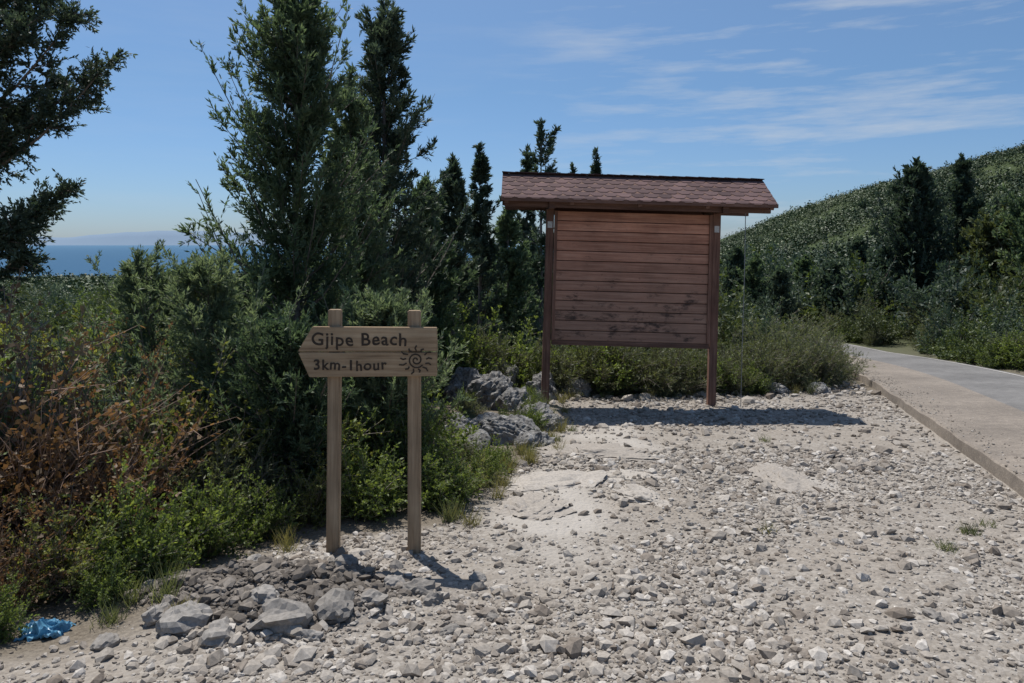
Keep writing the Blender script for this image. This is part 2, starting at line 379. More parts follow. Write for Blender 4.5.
for i,(x,y,s) in enumerate([(-1.6,3.62,.11),(-1.38,3.5,.085),(-1.12,3.6,.12),(-.88,3.72,.10),(-.52,4.05,.085),(-.42,3.95,.06),(-.72,3.82,.07),(-1.78,3.72,.07),
        (-1.25,3.75,.07),(-.66,4.1,.06),(2.12,3.72,.045),(-.3,3.6,.045),(-.1,3.75,.04),(-1.02,4.5,.07),(-1.92,3.5,.06),(-.95,3.5,.05),(-1.5,4.3,.07),(-.2,4.3,.045)]):
    rock('stone_block',x,y,s,s*.75,s*.6,i*1.1+.3,3,M_block,.6)
for i,(x,y,sx,sy) in enumerate([(.1,5.7,.4,.26),(.55,6.6,.5,.3),(.85,7.7,.5,.3),(1.1,6.0,.25,.16),(2.5,6.6,.4,.25)]):
    rock('bedrock_slab',x,y,sx,sy,.055,i*1.9+.8,5,M_slab,.9,-.45)

# ------------------------------------------------------------------ plants
def nz(v): return v/np.maximum(np.linalg.norm(v,axis=-1,keepdims=True),1e-9)
def leaves(B,D,L,nl,ll,lw,spread,r,tb=None):
    T=len(B); uu=r.random((T,nl))
    pos=B[:,None]+D[:,None]*(uu*L[:,None])[...,None]
    d=nz(D[:,None]+spread*r.normal(size=(T,nl,3)))
    sd=nz(np.cross(d,r.normal(size=(T,nl,3))))
    s=r.uniform(.6,1.4,(T,nl,1)); l=ll*s; w=lw*s
    V=np.stack([pos,pos+d*l*.45+sd*w,pos+d*l,pos+d*l*.45-sd*w],2).reshape(-1,3)
    if tb is None: tb=r.normal(.42,.16,T)
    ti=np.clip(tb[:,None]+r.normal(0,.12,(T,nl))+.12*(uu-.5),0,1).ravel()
    return V,ti
def tubes(P0,P1,R0,R1,k=4):
    d=nz(P1-P0); up=np.where(np.abs(d[:,2:3])>.9,[[1.,0,0]],[[0,0,1.]]); s=nz(np.cross(d,up)); t_=np.cross(d,s)
    a=np.arange(k)*2*np.pi/k; ring=s[:,None]*np.cos(a)[None,:,None]+t_[:,None]*np.sin(a)[None,:,None]
    V=np.concatenate([P0[:,None]+ring*R0[:,None,None],P1[:,None]+ring*R1[:,None,None]],1)
    i=np.arange(k); q=np.stack([i,(i+1)%k,(i+1)%k+k,i+k],-1)
    F=q[None]+(np.arange(len(P0))*2*k)[:,None,None]
    return V.reshape(-1,3),F.reshape(-1,4)
def assemble(name, parts, mats, link=True):
    Vs=[];Fs=[];Ms=[];Ts=[];off=0
    for V,F,mi,ti in parts:
        if F is None: F=np.arange(len(V)).reshape(-1,4)
        Vs.append(V);Fs.append(F+off);off+=len(V);Ms.append(np.full(len(F),mi));Ts.append(ti if ti is not None else np.full(len(F),.5))
    return mk(name,np.concatenate(Vs),np.concatenate(Fs),mats,np.concatenate(Ms),np.concatenate(Ts),link=link)

def conifer(name,x,y,H,Rr,seed,nb=200,ntw=22,nl=16,ll=.06,lw=.011,mat=None,prof=.75,low=.12,rise=(.4,1.5),tmin=.03,lean=(0,0),spread=.4,twl=.3,trunk=.012):
    r=np.random.default_rng(seed)
    t_=tmin+(.97-tmin)*r.random(nb)**.92
    az=r.uniform(0,2*np.pi,nb)
    lob=.8+.5*fbm(az*1.3,t_*9,seed,3)
    L=Rr*((1-t_)**prof*np.minimum(1,(t_+low)/.25))*np.clip(r.lognormal(-.12,.33,nb),.4,1.7)*lob+.06*Rr
    rs=r.uniform(rise[0],rise[1],nb)
    h=np.stack([np.cos(az),np.sin(az),np.zeros(nb)],-1)
    P0=np.stack([lean[0]*t_*H,lean[1]*t_*H,t_*H*.97],-1)
    def P(s): 
        return P0[:,None]+h[:,None]*(L[:,None]*s)[...,None]+np.array([0,0,1.])*((L*rs)[:,None]*s**1.5)[...,None]
    s=1-r.random((nb,ntw))**1.15*.88
    B=P(s); T_=nz(P(s+.02)-B)
    D=nz(T_+.5*r.normal(size=B.shape)+np.array([0,0,.25]))
    tl=(twl*Rr*.5+twl*.5*L[:,None])*(1.2-.75*s)*r.uniform(.4,1.35,s.shape)
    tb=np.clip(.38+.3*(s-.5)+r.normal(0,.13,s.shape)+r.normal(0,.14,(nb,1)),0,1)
    V,ti=leaves(B.reshape(-1,3),D.reshape(-1,3),tl.ravel(),nl,ll,lw,spread,r,tb.ravel())
    parts=[(V,None,0,ti)]
    k=60; tt=r.uniform(.82,1,k); B2=np.stack([lean[0]*tt*H,lean[1]*tt*H,tt*H],-1); D2=nz(r.normal(size=(k,3))*.35+[0,0,1]); 
    V,ti=leaves(B2,D2,np.full(k,.1*Rr+.05),nl,ll,lw,spread,r); parts.append((V,None,0,ti))
    ss=np.linspace(0,1,4)
    for a in range(3):
        A=P(np.full((nb,1),ss[a]))[:,0]; Bq=P(np.full((nb,1),ss[a+1]))[:,0]
        r0=(.004+.009*L)*(1-.75*ss[a]); r1=(.004+.009*L)*(1-.75*ss[a+1])
        V,F_=tubes(A,Bq,r0,r1,3); parts.append((V,F_,1,None))
    hz=np.linspace(-.05,1,9)*H; C=np.stack([lean[0]*hz,lean[1]*hz,hz],-1); rr=trunk*H*(1-np.linspace(0,.93,9))
    V,F_=tubes(C[:-1],C[1:],rr[:-1],rr[1:],8); parts.append((V,F_,1,None))
    o=assemble(name,parts,[mat or M_cyp,M_bark])
    o.location=(x,y,float(ground(x,y))-.03); return o

def at_px(px,Yd): return (px-512)/740*Yd
def conifer_px(name,px,toprow,Yd,halfw,seed,**k):   # measured size -> metres at the tree's own distance
    X_=at_px(px,Yd); g0=float(ground(X_,Yd)); top=H_CAM-(toprow-243)/740*Yd
    return conifer(name,X_,Yd,top-g0,halfw/740*Yd,seed,**k)

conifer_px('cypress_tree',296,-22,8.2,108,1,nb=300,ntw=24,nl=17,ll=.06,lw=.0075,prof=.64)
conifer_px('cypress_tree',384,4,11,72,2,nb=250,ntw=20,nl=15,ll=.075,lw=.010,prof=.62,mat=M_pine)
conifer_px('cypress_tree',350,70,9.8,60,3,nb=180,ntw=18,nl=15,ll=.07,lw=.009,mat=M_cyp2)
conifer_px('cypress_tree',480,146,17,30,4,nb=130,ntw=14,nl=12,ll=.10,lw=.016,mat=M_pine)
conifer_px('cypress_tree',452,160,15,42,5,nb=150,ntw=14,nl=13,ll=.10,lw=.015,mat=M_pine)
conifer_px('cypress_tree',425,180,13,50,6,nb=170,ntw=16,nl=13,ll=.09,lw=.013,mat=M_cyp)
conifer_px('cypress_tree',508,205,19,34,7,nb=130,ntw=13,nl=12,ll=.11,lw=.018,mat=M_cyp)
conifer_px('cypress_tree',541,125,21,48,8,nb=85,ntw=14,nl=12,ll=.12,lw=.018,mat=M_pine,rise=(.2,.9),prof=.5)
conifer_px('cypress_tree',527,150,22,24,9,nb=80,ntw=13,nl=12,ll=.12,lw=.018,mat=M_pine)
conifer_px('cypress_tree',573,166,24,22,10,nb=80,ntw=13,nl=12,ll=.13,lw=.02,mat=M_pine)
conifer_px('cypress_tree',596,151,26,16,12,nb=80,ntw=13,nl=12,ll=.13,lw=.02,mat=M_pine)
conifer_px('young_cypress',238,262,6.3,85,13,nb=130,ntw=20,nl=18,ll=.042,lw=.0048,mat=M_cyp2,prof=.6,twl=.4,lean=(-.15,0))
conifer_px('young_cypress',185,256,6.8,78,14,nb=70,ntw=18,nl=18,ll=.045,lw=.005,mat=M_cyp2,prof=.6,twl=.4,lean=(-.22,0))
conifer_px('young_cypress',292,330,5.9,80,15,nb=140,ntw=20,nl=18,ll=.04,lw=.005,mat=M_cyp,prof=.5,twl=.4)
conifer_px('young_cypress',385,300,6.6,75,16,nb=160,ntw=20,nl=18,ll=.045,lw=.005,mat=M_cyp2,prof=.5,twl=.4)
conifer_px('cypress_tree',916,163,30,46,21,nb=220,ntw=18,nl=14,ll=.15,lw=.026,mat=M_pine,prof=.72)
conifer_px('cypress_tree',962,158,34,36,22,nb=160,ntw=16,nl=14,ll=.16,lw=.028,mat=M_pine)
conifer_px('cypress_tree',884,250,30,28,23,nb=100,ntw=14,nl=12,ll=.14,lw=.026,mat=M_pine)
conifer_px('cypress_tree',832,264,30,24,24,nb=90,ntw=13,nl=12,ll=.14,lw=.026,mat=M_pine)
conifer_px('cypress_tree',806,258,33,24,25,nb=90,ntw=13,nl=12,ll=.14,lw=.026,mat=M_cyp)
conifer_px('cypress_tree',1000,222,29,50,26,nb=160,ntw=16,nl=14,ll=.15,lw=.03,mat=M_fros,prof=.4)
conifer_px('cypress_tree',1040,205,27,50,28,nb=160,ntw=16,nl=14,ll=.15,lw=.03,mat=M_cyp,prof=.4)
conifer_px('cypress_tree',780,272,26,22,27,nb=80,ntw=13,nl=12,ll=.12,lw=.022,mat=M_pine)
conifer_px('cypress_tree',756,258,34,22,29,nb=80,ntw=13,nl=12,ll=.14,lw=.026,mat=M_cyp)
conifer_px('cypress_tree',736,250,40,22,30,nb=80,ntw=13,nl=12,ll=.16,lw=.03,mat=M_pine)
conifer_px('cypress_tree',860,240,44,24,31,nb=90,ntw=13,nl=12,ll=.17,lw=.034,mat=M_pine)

def overhang():
    r=np.random.default_rng(77); Yt=6.4; bx=-5.3
    br=[((bx,Yt,2.2),(-3.35,6.2,3.15)),((bx,Yt,2.5),(-3.65,6.3,3.0)),((bx,Yt,2.6),(-3.6,6.1,3.5)),((bx,Yt,3.0),(-3.9,6.4,3.8)),((bx,Yt,3.2),(-3.9,6.6,4.2)),
        ((bx,Yt,2.0),(-3.95,6.2,2.75)),((bx,Yt,1.5),(-3.85,6.3,2.02)),((bx,Yt,1.3),(-4.1,6.1,1.75)),((bx,Yt,1.1),(-4.2,6.4,1.55)),((bx,Yt,2.6),(-4.2,5.7,3.1)),((bx,Yt,3.3),(-4.3,5.8,3.8)),
        ((bx,Yt,2.9),(-3.95,6.0,3.35)),((bx,Yt,2.4),(-4.1,6.5,3.0)),((bx,Yt,3.4),(-4.0,6.3,4.0)),((bx,Yt,1.4),(-4.05,6.4,1.95)),
        ((bx,Yt,2.2),(-6.8,6.6,3.1)),((bx,Yt,2.8),(-6.9,6.0,3.8)),((bx,Yt,3.2),(-6.2,7.4,4.2)),((bx,Yt,1.6),(-6.5,6.9,2.2)),((bx,Yt,3.8),(-5.0,6.4,5.3)),((bx,Yt,3.4),(-4.5,7.2,4.9)),((bx,Yt,2.8),(-5.3,5.0,3.7))]
    parts=[];P0=[];P1=[];R0=[];R1=[];B=[];D=[];L=[]
    for a,c in br:
        a=np.array(a);c=np.array(c);v=c-a;ln=np.linalg.norm(v)
        pts=[a+v*s+np.array([0,0,-.18*ln*math.sin(math.pi*s)]) for s in np.linspace(0,1,7)]
        for i in range(6):
            P0.append(pts[i]);P1.append(pts[i+1]);R0.append(.03*(1-i/7));R1.append(.03*(1-(i+1)/7))
        for k in range(42):
            s=1-r.random()**1.2*.75; q=s*6;i=min(int(q),5);p=pts[i]+(pts[i+1]-pts[i])*(q-i)
            d=nz(nz(v)*.8+r.normal(size=3)*.55+np.array([0,0,.25])); l=r.uniform(.12,.4)*(1.25-.7*s)
            P0.append(p);P1.append(p+d*l);R0.append(.006);R1.append(.002)
            for j in range(9):
                u_=r.random(); B.append(p+d*l*u_);D.append(nz(d+r.normal(size=3)*.6));L.append(r.uniform(.06,.14))
    V,ti=leaves(np.array(B),np.array(D),np.array(L),17,.036,.0065,.5,r); parts.append((V,None,0,ti))
    V,F_=tubes(np.array(P0),np.array(P1),np.array(R0),np.array(R1),4); parts.append((V,F_,1,None))
    g0=float(ground(bx,Yt)); hz=np.linspace(g0-.1,5.4,10); C=np.stack([np.full(10,bx)+.06*np.sin(hz*2),np.full(10,Yt),hz],-1); rr=np.linspace(.13,.02,10)
    V,F_=tubes(C[:-1],C[1:],rr[:-1],rr[1:],10); parts.append((V,F_,1,None))
    assemble('juniper_tree',parts,[M_pine,M_bark])
overhang()

def shrubmesh(name,seed,mat,nst=46,nsub=13,nl=16,ll=.035,lw=.010,spread=.8,wood=M_bark,flat=.95,up=.35,sub=.22,woodr=.008,twigs=True):
    r=np.random.default_rng(seed)
    d=r.normal(size=(nst,3)); d[:,2]=np.abs(d[:,2])+up; d=nz(d)
    L=np.clip(r.normal(.82,.17,nst),.45,1.2)*(.75+.25*d[:,2]); 
    bend=nz(r.normal(size=(nst,3)))*.12
    def P(s): return d[:,None]*(L[:,None]*s)[...,None]*np.array([.72,.72,flat])+bend[:,None]*(s**2)[...,None]+np.array([0,0,-.03])
    s=1-r.random((nst,nsub))**1.1*.78; B=P(s)
    D=nz(nz(P(s+.03)-B)+.75*r.normal(size=B.shape)+np.array([0,0,.2]))
    tl=sub*r.uniform(.5,1.3,s.shape)
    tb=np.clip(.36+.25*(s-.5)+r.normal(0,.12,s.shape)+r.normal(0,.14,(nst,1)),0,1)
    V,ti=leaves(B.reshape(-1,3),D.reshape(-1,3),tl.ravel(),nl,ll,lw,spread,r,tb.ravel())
    parts=[(V,None,0,ti)]
    ss=np.linspace(0,1,4)
    for a in range(3):
        A=P(np.full((nst,1),ss[a]))[:,0]; C=P(np.full((nst,1),ss[a+1]))[:,0]
        V,F_=tubes(A,C,np.full(nst,woodr*(1-.28*a)),np.full(nst,woodr*(1-.28*(a+1))),3); parts.append((V,F_,1,None))
    if twigs:
        V,F_=tubes(B.reshape(-1,3),(B+D*tl[...,None]).reshape(-1,3),np.full(nst*nsub,woodr*.4),np.full(nst*nsub,woodr*.15),3); parts.append((V,F_,1,None))
    return assemble(name,parts,[mat,wood],link=False)
SH={}
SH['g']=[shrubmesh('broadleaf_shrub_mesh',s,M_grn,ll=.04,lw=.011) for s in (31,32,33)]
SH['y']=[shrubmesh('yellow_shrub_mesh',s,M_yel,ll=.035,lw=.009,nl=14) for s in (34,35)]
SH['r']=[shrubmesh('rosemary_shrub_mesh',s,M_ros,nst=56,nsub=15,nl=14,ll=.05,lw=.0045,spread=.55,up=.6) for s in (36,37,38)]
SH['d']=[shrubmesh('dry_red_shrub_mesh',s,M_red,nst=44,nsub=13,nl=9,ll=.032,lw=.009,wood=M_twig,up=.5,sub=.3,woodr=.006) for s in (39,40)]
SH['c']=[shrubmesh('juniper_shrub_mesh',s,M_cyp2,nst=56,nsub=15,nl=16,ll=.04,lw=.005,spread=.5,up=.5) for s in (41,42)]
LOD=dict(nst=32,nsub=9,nl=12,twigs=False,sub=.26)
SH['G']=[shrubmesh('far_green_shrub_mesh',s,M_fgrn,ll=.055,lw=.015,**LOD) for s in (51,52)]
SH['Y']=[shrubmesh('far_yellow_shrub_mesh',s,M_grn,ll=.05,lw=.013,**LOD) for s in (53,)]
SH['R']=[shrubmesh('far_grey_shrub_mesh',s,M_fros,ll=.06,lw=.011,up=.6,**LOD) for s in (54,55)]
SH['C']=[shrubmesh('far_juniper_shrub_mesh',s,M_pine,ll=.06,lw=.012,up=.7,**LOD) for s in (56,57)]
def plant(kind,x,y,h,parent,name,w=1.0):
    me=SH[kind][int(rng.integers(len(SH[kind])))]
    o=bpy.data.objects.new(name,me); col.objects.link(o); o.parent=parent
    o.location=(x,y,float(ground(x,y))-.03); o.rotation_euler=(rng.uniform(-.15,.15),rng.uniform(-.15,.15),rng.uniform(0,6.28))
    ww=h*w*rng.uniform(.85,1.2); o.scale=(ww,ww,h); return o
thick=empty('shrub_thicket')
for i in range(175):
    y=3.5+9.5*rng.random(); d=.05+6*rng.random()**1.2
    h=min(.38+.5*d,1.42)*rng.uniform(.65,1.12)
    h=min(h,1.45-.01*y)
    x=float(xb(y))-d-.5*h
    if y<5.6 and -1.9<x<-.1: continue
    if y<4.2 and x>-2.1: continue
    if x>-1.1 and 6.8<y<12.3:
        if rng.random()<.45: continue
        h=min(h,.32)
    if x<-2.4 and y>4: k=rng.choice(['d','g','g','y','c','d','y'])
    elif x<-1.2: k=rng.choice(['g','c','y','r','g'])
    else: k=rng.choice(['g','c','r','r','g'])
    plant(k,x,y,h,thick,'shrub')
for k,x,y,h in [('g',-1.95,4.75,.55),('g',-1.75,5.1,.45),('y',-1.5,5.5,.5),('g',-2.25,4.35,.65),('y',-2.5,4.1,.55),('d',-2.7,3.9,.6),('g',-2.55,3.55,.35),('g',-.55,5.85,.42),('y',-.35,6.3,.36),('g',-.25,6.7,.36),('g',-2.15,3.95,.3),('g',-1.1,5.6,.42),
                ('r',-.75,7.3,.5),('g',-.1,7.3,.25),('r',.1,9.6,.28),('r',.3,10.4,.3),('g',-.1,9.3,.3),('g',.1,11.6,.3),('r',-.6,10.2,.4),('y',-.1,13.2,.9),('g',-.6,13.2,1.3),('g',-.9,6.4,.9),('y',-1.4,6.0,.8),('d',-3.1,4.6,1.3),('d',-3.6,5.0,1.6),('d',-2.7,4.9,1.1),('y',-2.6,5.6,1.2),('g',-1.0,7.0,.9),('g',.2,13.6,.9)]:
    plant(k,x,y,h,thick,'shrub')
mid=empty('maquis_scrub')
for k,x,y,h in [('r',1.2,13.6,.5),('r',1.9,13.0,.36),('g',2.5,13.6,.4),('r',2.9,13.9,.6),('r',3.7,13.0,.8),('r',3.95,12.9,.6),('r',4.5,13.4,1.0),('r',5.1,13.6,1.15),('r',5.7,13.9,1.1),('r',6.2,14.4,.9),('r',5.0,14.6,1.3),('r',4.2,14.8,1.1),('y',1.6,14.2,.4),('r',3.3,14.8,.9),
                ('r',6.3,15.3,1.0),('r',5.6,15.6,1.3),('r',6.75,15.9,1.0),('r',6.9,16.8,1.2),('r',7.1,18.0,1.4),('r',6.5,17.4,1.5),('g',1.5,15.4,.8),('c',.6,15.0,1.0),('r',2.3,15.6,.8)]:
    plant(k,x,y,h,mid,'shrub')
for i in range(80):   # verge beyond the road
    y=12+15*rng.random(); off=3.7+6*rng.random()**1.3; h=rng.uniform(.6,1.5)*(.65+.09*min(off,8))
    s_=float(ksl(y)); nrm_=math.sqrt(1+s_*s_); x=float(kx(y))+(off+.35*h)/nrm_
    plant(rng.choice(['g','r','R','G']),x,y-off*s_/nrm_,h,mid,'shrub')
for i in range(34):   # near verge where the road drops out of sight
    y=18+26*rng.random(); h=rng.uniform(1.3,2.3)
    plant(rng.choice(['G','R','C']),float(kx(y))-.75*h-.2-rng.random(),y,h,mid,'shrub')
cnt=0
while cnt<660:
    y=13+62*rng.random()**1.15; x=rng.uniform(-.85,.85)*(y+4)
    rd=float(roadd(x,y))
    h=float(np.interp(y,[13,17,24,40,75],[.7,1.35,2.4,3.4,3.8]))*rng.uniform(.45,1.2)
    if -.55*h-.25<rd<3.4+.6*h: continue
    if rd>0 and y<24: h=min(h,1.7)
    if .5<x<6.5 and y<15.2 : continue
    if x<-.1*y: h*=.62
    k=rng.choice(['G','C','R','Y'],p=[.38,.28,.28,.06])
    plant(k,x,y,h,mid,'shrub',1.0); cnt+=1

# distant maquis : one mesh
def far_scrub(name,n,xf,yf,size,seed,faces=34,cone=0.0,fw=(.08,.19)):
    r=np.random.default_rng(seed); y=yf(r,n); x=xf(r,n,y)
    dens=fbm(x*.05,y*.05,12,4)
    k=r.random(n)<.35+.8*sstep(-.35,.15,dens); x=x[k];y=y[k];dens=dens[k];n=len(x)
    s=size[0]+(size[1]-size[0])*r.random(n)**2.2; s=s*(1+.35*dens); z=ground(x,y)
    d=r.normal(size=(n,faces,3)); d[...,2]=np.abs(d[...,2]); d=nz(d)
    sq=np.stack([r.uniform(.7,1.4,n),r.uniform(.7,1.4,n),r.uniform(.6,1.25,n)],-1)[:,None]
    lump=r.uniform(.5,1.12,(n,faces,1))
    if cone: 
        hgt=r.random((n,faces,1)); az=r.uniform(0,6.28,(n,faces,1))
        d=np.concatenate([np.cos(az)*(1-hgt)*.42,np.sin(az)*(1-hgt)*.42,hgt*cone],-1)
    P=np.stack([x,y,z],-1)[:,None]+d*(s[:,None,None]*lump)*sq
    nn=nz(nz(d)+.6*r.normal(size=(n,faces,3))); a=nz(np.cross(nn,r.normal(size=(n,faces,3)))); b2=np.cross(nn,a)
    w=(s[:,None,None]**.7*r.uniform(fw[0],fw[1],(n,faces,1)))
    V=np.stack([P-a*w,P+b2*w*.7,P+a*w,P-b2*w*.7],2).reshape(-1,3)
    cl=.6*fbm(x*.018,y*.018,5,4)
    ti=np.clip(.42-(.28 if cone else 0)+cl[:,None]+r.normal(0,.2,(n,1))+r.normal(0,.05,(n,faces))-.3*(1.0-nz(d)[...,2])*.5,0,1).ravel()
    return mk(name,V,np.arange(len(V)).reshape(-1,4),[M_hill],tint=ti)
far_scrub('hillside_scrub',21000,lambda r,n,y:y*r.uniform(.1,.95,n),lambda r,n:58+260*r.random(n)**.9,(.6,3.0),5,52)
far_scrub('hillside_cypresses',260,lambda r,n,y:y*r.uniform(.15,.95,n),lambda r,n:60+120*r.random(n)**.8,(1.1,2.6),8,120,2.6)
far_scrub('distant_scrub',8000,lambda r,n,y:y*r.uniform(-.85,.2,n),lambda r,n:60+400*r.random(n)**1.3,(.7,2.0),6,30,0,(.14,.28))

def tuft(name,x,y,h,n,seed,mat=M_dry):
    r=np.random.default_rng(seed); az=r.uniform(0,6.28,n); B=np.stack([.03*r.normal(size=n),.03*r.normal(size=n),np.zeros(n)],-1)
    D=nz(np.stack([np.cos(az)*.6,np.sin(az)*.6,r.uniform(.7,2,n)],-1)); sd=nz(np.cross(D,r.normal(size=(n,3))))
    l=h*r.uniform(.5,1.2,(n,1)); w=.0025
    V=np.stack([B-sd*w,B+sd*w,B+D*l+sd*w*.2+[0,0,-.02],B+D*l-sd*w*.2+[0,0,-.02]],1).reshape(-1,3)
    o=mk(name,V,np.arange(len(V)).reshape(-1,4),[mat],tint=np.clip(r.normal(.5,.2,n),0,1)); o.location=(x,y,float(ground(x,y)))
tl_=[(3.15,5.1,.1,90,M_ros),(2.75,4.7,.09,70,M_ros),(1.75,5.1,.12,30,M_dry),(2.9,8.5,.12,50,M_ros),(-.3,5.35,.15,80,M_dry),(.5,7.9,.14,70,M_dry),(.75,10.6,.2,80,M_dry),(2.3,12.2,.2,90,M_dry),(3.4,5.3,.08,40,M_ros),
        (1.6,12.4,.22,90,M_ros),(1.0,11.9,.2,80,M_dry),(-2.0,3.9,.15,90,M_ros),(4.9,12.8,.2,80,M_dry),(3.0,12.5,.18,80,M_dry),(.3,8.7,.15,60,M_dry)]
for i in range(34):
    y=3.6+9*rng.random(); tl_.append((float(xb(y))+rng.uniform(-.25,.25),y,rng.uniform(.1,.24),int(rng.integers(50,110)),M_dry if rng.random()<.55 else M_ros))
for i in range(14):
    y=12.6+2.5*rng.random(); tl_.append((rng.uniform(1,5.5),y,rng.uniform(.15,.35),110,M_dry if rng.random()<.6 else M_ros))
for i,(x,y,h,n,mt) in enumerate(tl_): tuft('grass_tuft',x,y,h,n,50+i,mt)

# ------------------------------------------------------------------ box helper
def box(name,size,loc,mat,parent,bev=.004,rot=(0,0,0),tint=.5):
    bm=bmesh.new(); bmesh.ops.create_cube(bm,size=1)
    for v in bm.verts: v.co=Vector((v.co.x*size[0],v.co.y*size[1],v.co.z*size[2]))
    if bev: bmesh.ops.bevel(bm,geom=bm.edges[:],offset=bev,segments=2,affect='EDGES')
    me=bpy.data.meshes.new(name); bm.to_mesh(me); bm.free(); me.materials.append(mat)
    a=me.attributes.new('tint','FLOAT','FACE'); a.data.foreach_set('value',np.full(len(me.polygons),tint,np.float32))
    o=bpy.data.objects.new(name,me); col.objects.link(o); o.parent=parent; o.location=loc; o.rotation_euler=rot; return o
def prism(name,pts,y0,y1,mat,parent,bev=.004,tint=.5):
    bm=bmesh.new(); a=[bm.verts.new((p[0],y0,p[1])) for p in pts]; c=[bm.verts.new((p[0],y1,p[1])) for p in pts]; n=len(pts)
    bm.faces.new(a); bm.faces.new(c[::-1])
    for i in range(n): bm.faces.new((a[i],c[i],c[(i+1)%n],a[(i+1)%n]))
    bmesh.ops.recalc_face_normals(bm,faces=bm.faces[:])
    if bev: bmesh.ops.bevel(bm,geom=bm.edges[:],offset=bev,segments=2,affect='EDGES')
    me=bpy.data.meshes.new(name); bm.to_mesh(me); bm.free(); me.materials.append(mat)
    at=me.attributes.new('tint','FLOAT','FACE'); at.data.foreach_set('value',np.full(len(me.polygons),tint,np.float32))
    o=bpy.data.objects.new(name,me); col.objects.link(o); o.parent=parent; return o

# ------------------------------------------------------------------ wooden beach sign
YS=4.75; K=740/YS
sx0=(372-512)/K; sg=float(ground(sx0,YS))
sign=empty('wooden_direction_sign',(sx0,YS,sg))
def sp_(px,row): return ((px-372)/K, H_CAM-(row-243)/K-sg)
for nm,pxp,top in (('post_left',332.5,310),('post_right',413.5,311)):
    xx,zt=sp_(pxp,top); o=box(nm,(.082,.055,zt+.25),(xx,.045,(zt-.25)/2),M_postz,sign,.005,(0,math.radians(.5 if 'left' in nm else 0),0),.45)
prism('plank_upper',[sp_(298.5,351.2),sp_(313,326.5),sp_(437,327.3),sp_(437.5,350.9)],-.018,.014,M_signx,sign,.003,.55)
prism('plank_lower',[sp_(299,352.4),sp_(437.3,352.2),sp_(437,375.6),sp_(310,376.8)],-.017,.015,M_signx,sign,.003,.35)
def text(s,px,row,size,parent,sc=1.0,off=.0016):
    cu=bpy.data.curves.new('t','FONT'); cu.body=s; cu.size=size; cu.extrude=.0015; cu.offset=off; cu.space_character=1.12
    o=bpy.data.objects.new('lettering',cu); col.objects.link(o)
    dg=bpy.context.evaluated_depsgraph_get(); me=bpy.data.meshes.new_from_object(o.evaluated_get(dg)); bpy.data.objects.remove(o)
    V=np.zeros(len(me.vertices)*3); me.vertices.foreach_get('co',V); V=V.reshape(-1,3)
    V[:,1]+=.0035*np.sin(V[:,0]*17)+.002*np.sin(V[:,0]*61); V[:,0]+=.0015*np.sin(V[:,1]*90+V[:,0]*30); me.vertices.foreach_set('co',V.ravel())
    o=bpy.data.objects.new('lettering',me); col.objects.link(o); me.materials.clear(); me.materials.append(M_carve)
    x,z=sp_(px,row); o.parent=parent; o.location=(x,-.0195,z); o.rotation_euler=(math.pi/2,0,0); o.scale=(sc,1,1); return o
text('Gjipe Beach',312,345,.114,sign,.99)
text('3km-1hour',314,369.5,.092,sign,1.02)
def strokes(name, polys, w, parent, y):
    V=[];F=[]
    for pl in polys:
        for i in range(len(pl)-1):
            a=np.array(pl[i]);c=np.array(pl[i+1]);d=c-a;d/=np.linalg.norm(d);n_=np.array([-d[1],d[0]])*w/2;a=a-d*w*.25;c=c+d*w*.25
            k=len(V)
            for p in (a-n_,c-n_,c+n_,a+n_): V.append((p[0],y-.0006*(i%2),p[1]))
            F.append([k,k+1,k+2,k+3])
    o=mk(name,V,F,[M_carve]); o.parent=parent
cx,cz=sp_(416.5,359.5); pol=[]
sp=[]
for i in range(34):
    a=i*.36; rr=.006+.0014*i; sp.append((cx+rr*math.cos(a),cz+rr*math.sin(a)))
pol.append(sp)
for i in range(13):
    a=i*2*math.pi/13+.1; r1=.066; r2=.114 if i%2 else .1
    pol.append([(cx+r1*math.cos(a),cz+r1*math.sin(a)*.9),(cx+(r1+r2)/2*math.cos(a+.1),cz+(r1+r2)/2*math.sin(a+.1)*.85),(cx+r2*math.cos(a),cz+r2*math.sin(a)*.8)])
strokes('sun_carving',pol,.009,sign,-.0205)

# ------------------------------------------------------------------ information board
bd=empty('wooden_information_board',(1.80,11.5,-.93)); bd.rotation_euler=(0,math.radians(1.6),0)
r=np.random.default_rng(3)
box('post_left',(.12,.12,3.45),(-1.29,0,1.42),M_redz,bd,.006)
box('post_right',(.12,.12,3.45),(1.29,0,1.42),M_redz,bd,.006)
ns=13; z0=1.0; z1=3.0; hs=(z1-z0)/ns
for i in range(ns):
    box('slat_%d'%(i+1),(2.42+r.uniform(-.02,.01),.024,hs-.012),(0.0,-.04+r.uniform(-.004,.004),z0+hs*(i+.5)),M_slat,bd,.005,(math.radians(-3.5),0,r.uniform(-.0015,.0015)),float(np.clip(r.normal(.5,.28),0,1)))
box('backing',(2.40,.015,2.0),(0,-.012,2.0),M_redx,bd,0)
box('frame_bottom',(2.44,.07,.07),(0,-.03,.962),M_redx,bd,.004)
box('frame_left',(.05,.05,2.0),(-1.2,-.058,2.0),M_redz,bd,.004,tint=.9)
box('frame_right',(.05,.05,2.0),(1.2,-.058,2.0),M_redz,bd,.004,tint=.9)
ang=math.atan2(.41,.70); XL,XR=-2.05,2.03; XC=(XL+XR)/2; XW=XR-XL
for xx in (-1.29,1.29): box('tie_beam',(.09,1.25,.1),(xx,.1,3.06),M_redx,bd,.004)
for xx in (XL+.08,-1.0,0,1.0,XR-.08):
    for s in (-1,1):
        box('rafter',(.06,.80,.07),(xx,.1+s*.35,3.30),M_redx,bd,.003,(-s*ang,0,0))
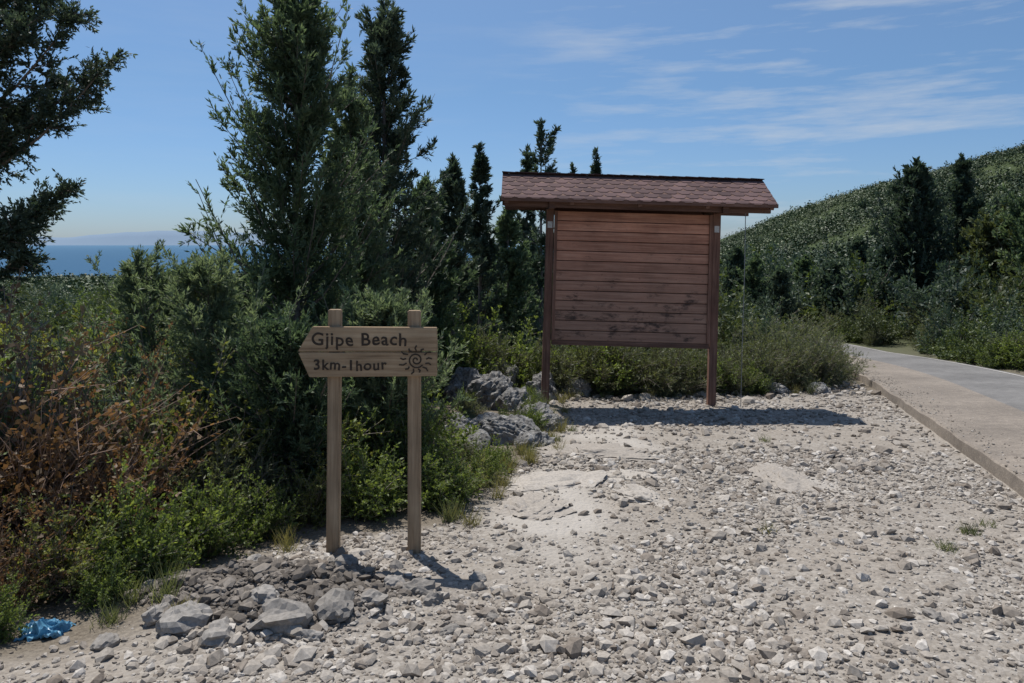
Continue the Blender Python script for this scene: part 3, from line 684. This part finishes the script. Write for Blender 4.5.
for yy in (-.42,.62): box('purlin',(XW-.1,.08,.1),(XC,yy,3.075),M_redx,bd,.004)
box('ridge_beam',(XW-.1,.05,.08),(XC,.1,3.40),M_redx,bd,.003)
for s in (-1,1):
    box('roof_deck',(XW-.02,.815,.025),(XC,.1+s*.352,3.352),M_redx,bd,.002,(-s*ang,0,0))
box('fascia_front',(XW,.025,.06),(XC,-.615,3.13),M_redx,bd,.003,tint=.9)
box('fascia_back',(XW,.025,.06),(XC,.815,3.13),M_redx,bd,.003)
V=[];F=[];T=[]
def tab(xl,xr,s,dn,ln,lift,tn,cl=True,cr=True):
    ca,sa=math.cos(ang),math.sin(ang); c_=.045
    pts=[(xl,ln),(xr,ln),(xr,.05 if cr else .0),(xr-(c_ if cr else .001),0),(xl+(c_ if cl else .001),0),(xl,.05 if cl else .0)]
    k=len(V)
    for lay in (0,1):
        for (px_,q) in pts:
            dd=dn-q; h=.016+lift*(1-q/ln)+lay*.006
            V.append((px_, .1+s*(dd*ca+h*sa), 3.555-dd*sa+h*ca-.012))
    quads=[[k+6,k+7,k+8,k+11],[k+11,k+8,k+9,k+10]]
    for i in range(1,6): quads.append([k+i,k+(i+1)%6,k+6+(i+1)%6,k+6+i])
    for q in quads: F.append(q); T.append(tn)
nt_=20; w=XW/nt_
for s in (-1,1):
    for row in range(6):
        dn=.845-.138*row
        edges=[XL+w*i for i in range(nt_+1)] if row%2==0 else [XL]+[XL+w*(i+.5) for i in range(nt_)]+[XR]
        for i in range(len(edges)-1):
            tab(edges[i]+.0035,edges[i+1]-.0035,s,dn+float(r.normal(0,.003)),.2,.011,float(np.clip(r.normal(.5,.3),0,1)),i>0 or row%2==0,i<len(edges)-2 or row%2==0)
o=mk('shingles',V,F,[M_shing],tint=T); o.parent=bd
for i in range(nt_):
    box('ridge_cap',(w+.012,.16,.012),(XL+w*(i+.5),.1,3.585),M_shing,bd,.004,(0,math.radians(2),0),float(np.clip(r.normal(.5,.3),0,1)))
for xx in (-1.29,1.29): box('label',(.075,.004,.1),(xx,-.063,2.78),M_label,bd,0)
wv,wf=tubes(np.array([[1.66,-.3,.0],[1.652,-.31,1.0],[1.66,-.3,2.0]]),np.array([[1.652,-.31,1.0],[1.66,-.3,2.0],[1.65,-.3,3.1]]),np.full(3,.006),np.full(3,.006),6)
o=mk('hanging_wire',wv,wf,[M_steel]); o.parent=bd

M_bag=simple('blue_plastic',(.1,.28,.42),.4)
bm=bmesh.new(); bmesh.ops.create_grid(bm,x_segments=30,y_segments=26,size=1)
for v in bm.verts:
    x_,y_=v.co.x,v.co.y
    v.co=Vector((x_*.10+.02*math.sin(y_*7),y_*.07+.015*math.sin(x_*9),.03+.03*float(fbm(np.array(x_*3.),np.array(y_*3.),3))+.04*float(abs(fbm(np.array(x_*6.),np.array(y_*5.),8)))-.03*(x_*x_+y_*y_)))
me=bpy.data.meshes.new('plastic_bag'); bm.to_mesh(me); bm.free(); me.materials.append(M_bag)
o=bpy.data.objects.new('plastic_bag',me); col.objects.link(o); o.location=(-2.3,3.65,float(ground(-2.3,3.65))+.015)

# ------------------------------------------------------------------ light
el=math.radians(64); az=math.atan2(-.5,.85)
sd=Vector((math.sin(az)*math.cos(el),math.cos(az)*math.cos(el),math.sin(el)))
L=bpy.data.lights.new('sun','SUN'); L.energy=5.0; L.angle=math.radians(.5); L.color=(1,.965,.92)
lo=bpy.data.objects.new('sun',L); col.objects.link(lo); lo.rotation_euler=(-sd).to_track_quat('-Z','Y').to_euler()
W=bpy.data.worlds.new('World'); S.world=W; W.use_nodes=True; nt=W.node_tree; nt.nodes.clear()
out=nt.nodes.new('ShaderNodeOutputWorld'); bg=nt.nodes.new('ShaderNodeBackground'); bg.inputs[1].default_value=.115
sk=nt.nodes.new('ShaderNodeTexSky'); sk.sky_type='NISHITA'; sk.sun_disc=False; sk.sun_elevation=el; sk.sun_rotation=az; sk.altitude=150; sk.air_density=1.0; sk.dust_density=.4; sk.ozone_density=2.0
tc=nt.nodes.new('ShaderNodeTexCoord'); G=tc.outputs['Generated']
sz=nt.nodes.new('ShaderNodeSeparateXYZ'); nt.links.new(G,sz.inputs[0])
tint=ramp(nt,sz.outputs[2],[(0,(.44,.565,.84)),(.06,(.48,.62,.86)),(.2,(.56,.70,.84)),(.5,(.95,.98,.98))])
skc=mixc(nt,1.0,sk.outputs[0],tint,'MULTIPLY')
mp=nt.nodes.new('ShaderNodeMapping'); mp.inputs['Rotation'].default_value=(0,math.radians(14),0); mp.inputs['Scale'].default_value=(2.4,2.4,19)
nt.links.new(G,mp.inputs[0])
c1=noise(nt,mp.outputs[0],1.7,8,.6)
c1=ramp(nt,c1,[(.49,(0,0,0)),(.72,(1,1,1))])
nrm=nt.nodes.new('ShaderNodeVectorMath'); nrm.operation='DOT_PRODUCT'; nt.links.new(G,nrm.inputs[0]); dv=Vector((.5,1,.22)).normalized(); nrm.inputs[1].default_value=dv
mk_=ramp(nt,nrm.outputs['Value'],[(.88,(.1,.1,.1)),(.985,(1,1,1))])
cf=math_(nt,'MULTIPLY',math_(nt,'MULTIPLY',c1,mk_),.65)
c=mixc(nt,cf,skc,(5.0,5.4,5.9))
nt.links.new(c,bg.inputs[0]); nt.links.new(bg.outputs[0],out.inputs[0])
S.view_settings.view_transform='Standard'; S.view_settings.look='None'; S.view_settings.exposure=0

cam=bpy.data.cameras.new('camera'); co=bpy.data.objects.new('camera',cam); col.objects.link(co)
cam.sensor_width=36; cam.lens=26.02; cam.shift_y=-(341.5-243)/1024; cam.clip_end=200000; cam.clip_start=.05
co.location=(0,0,H_CAM); co.rotation_euler=(math.pi/2,0,0); S.camera=co
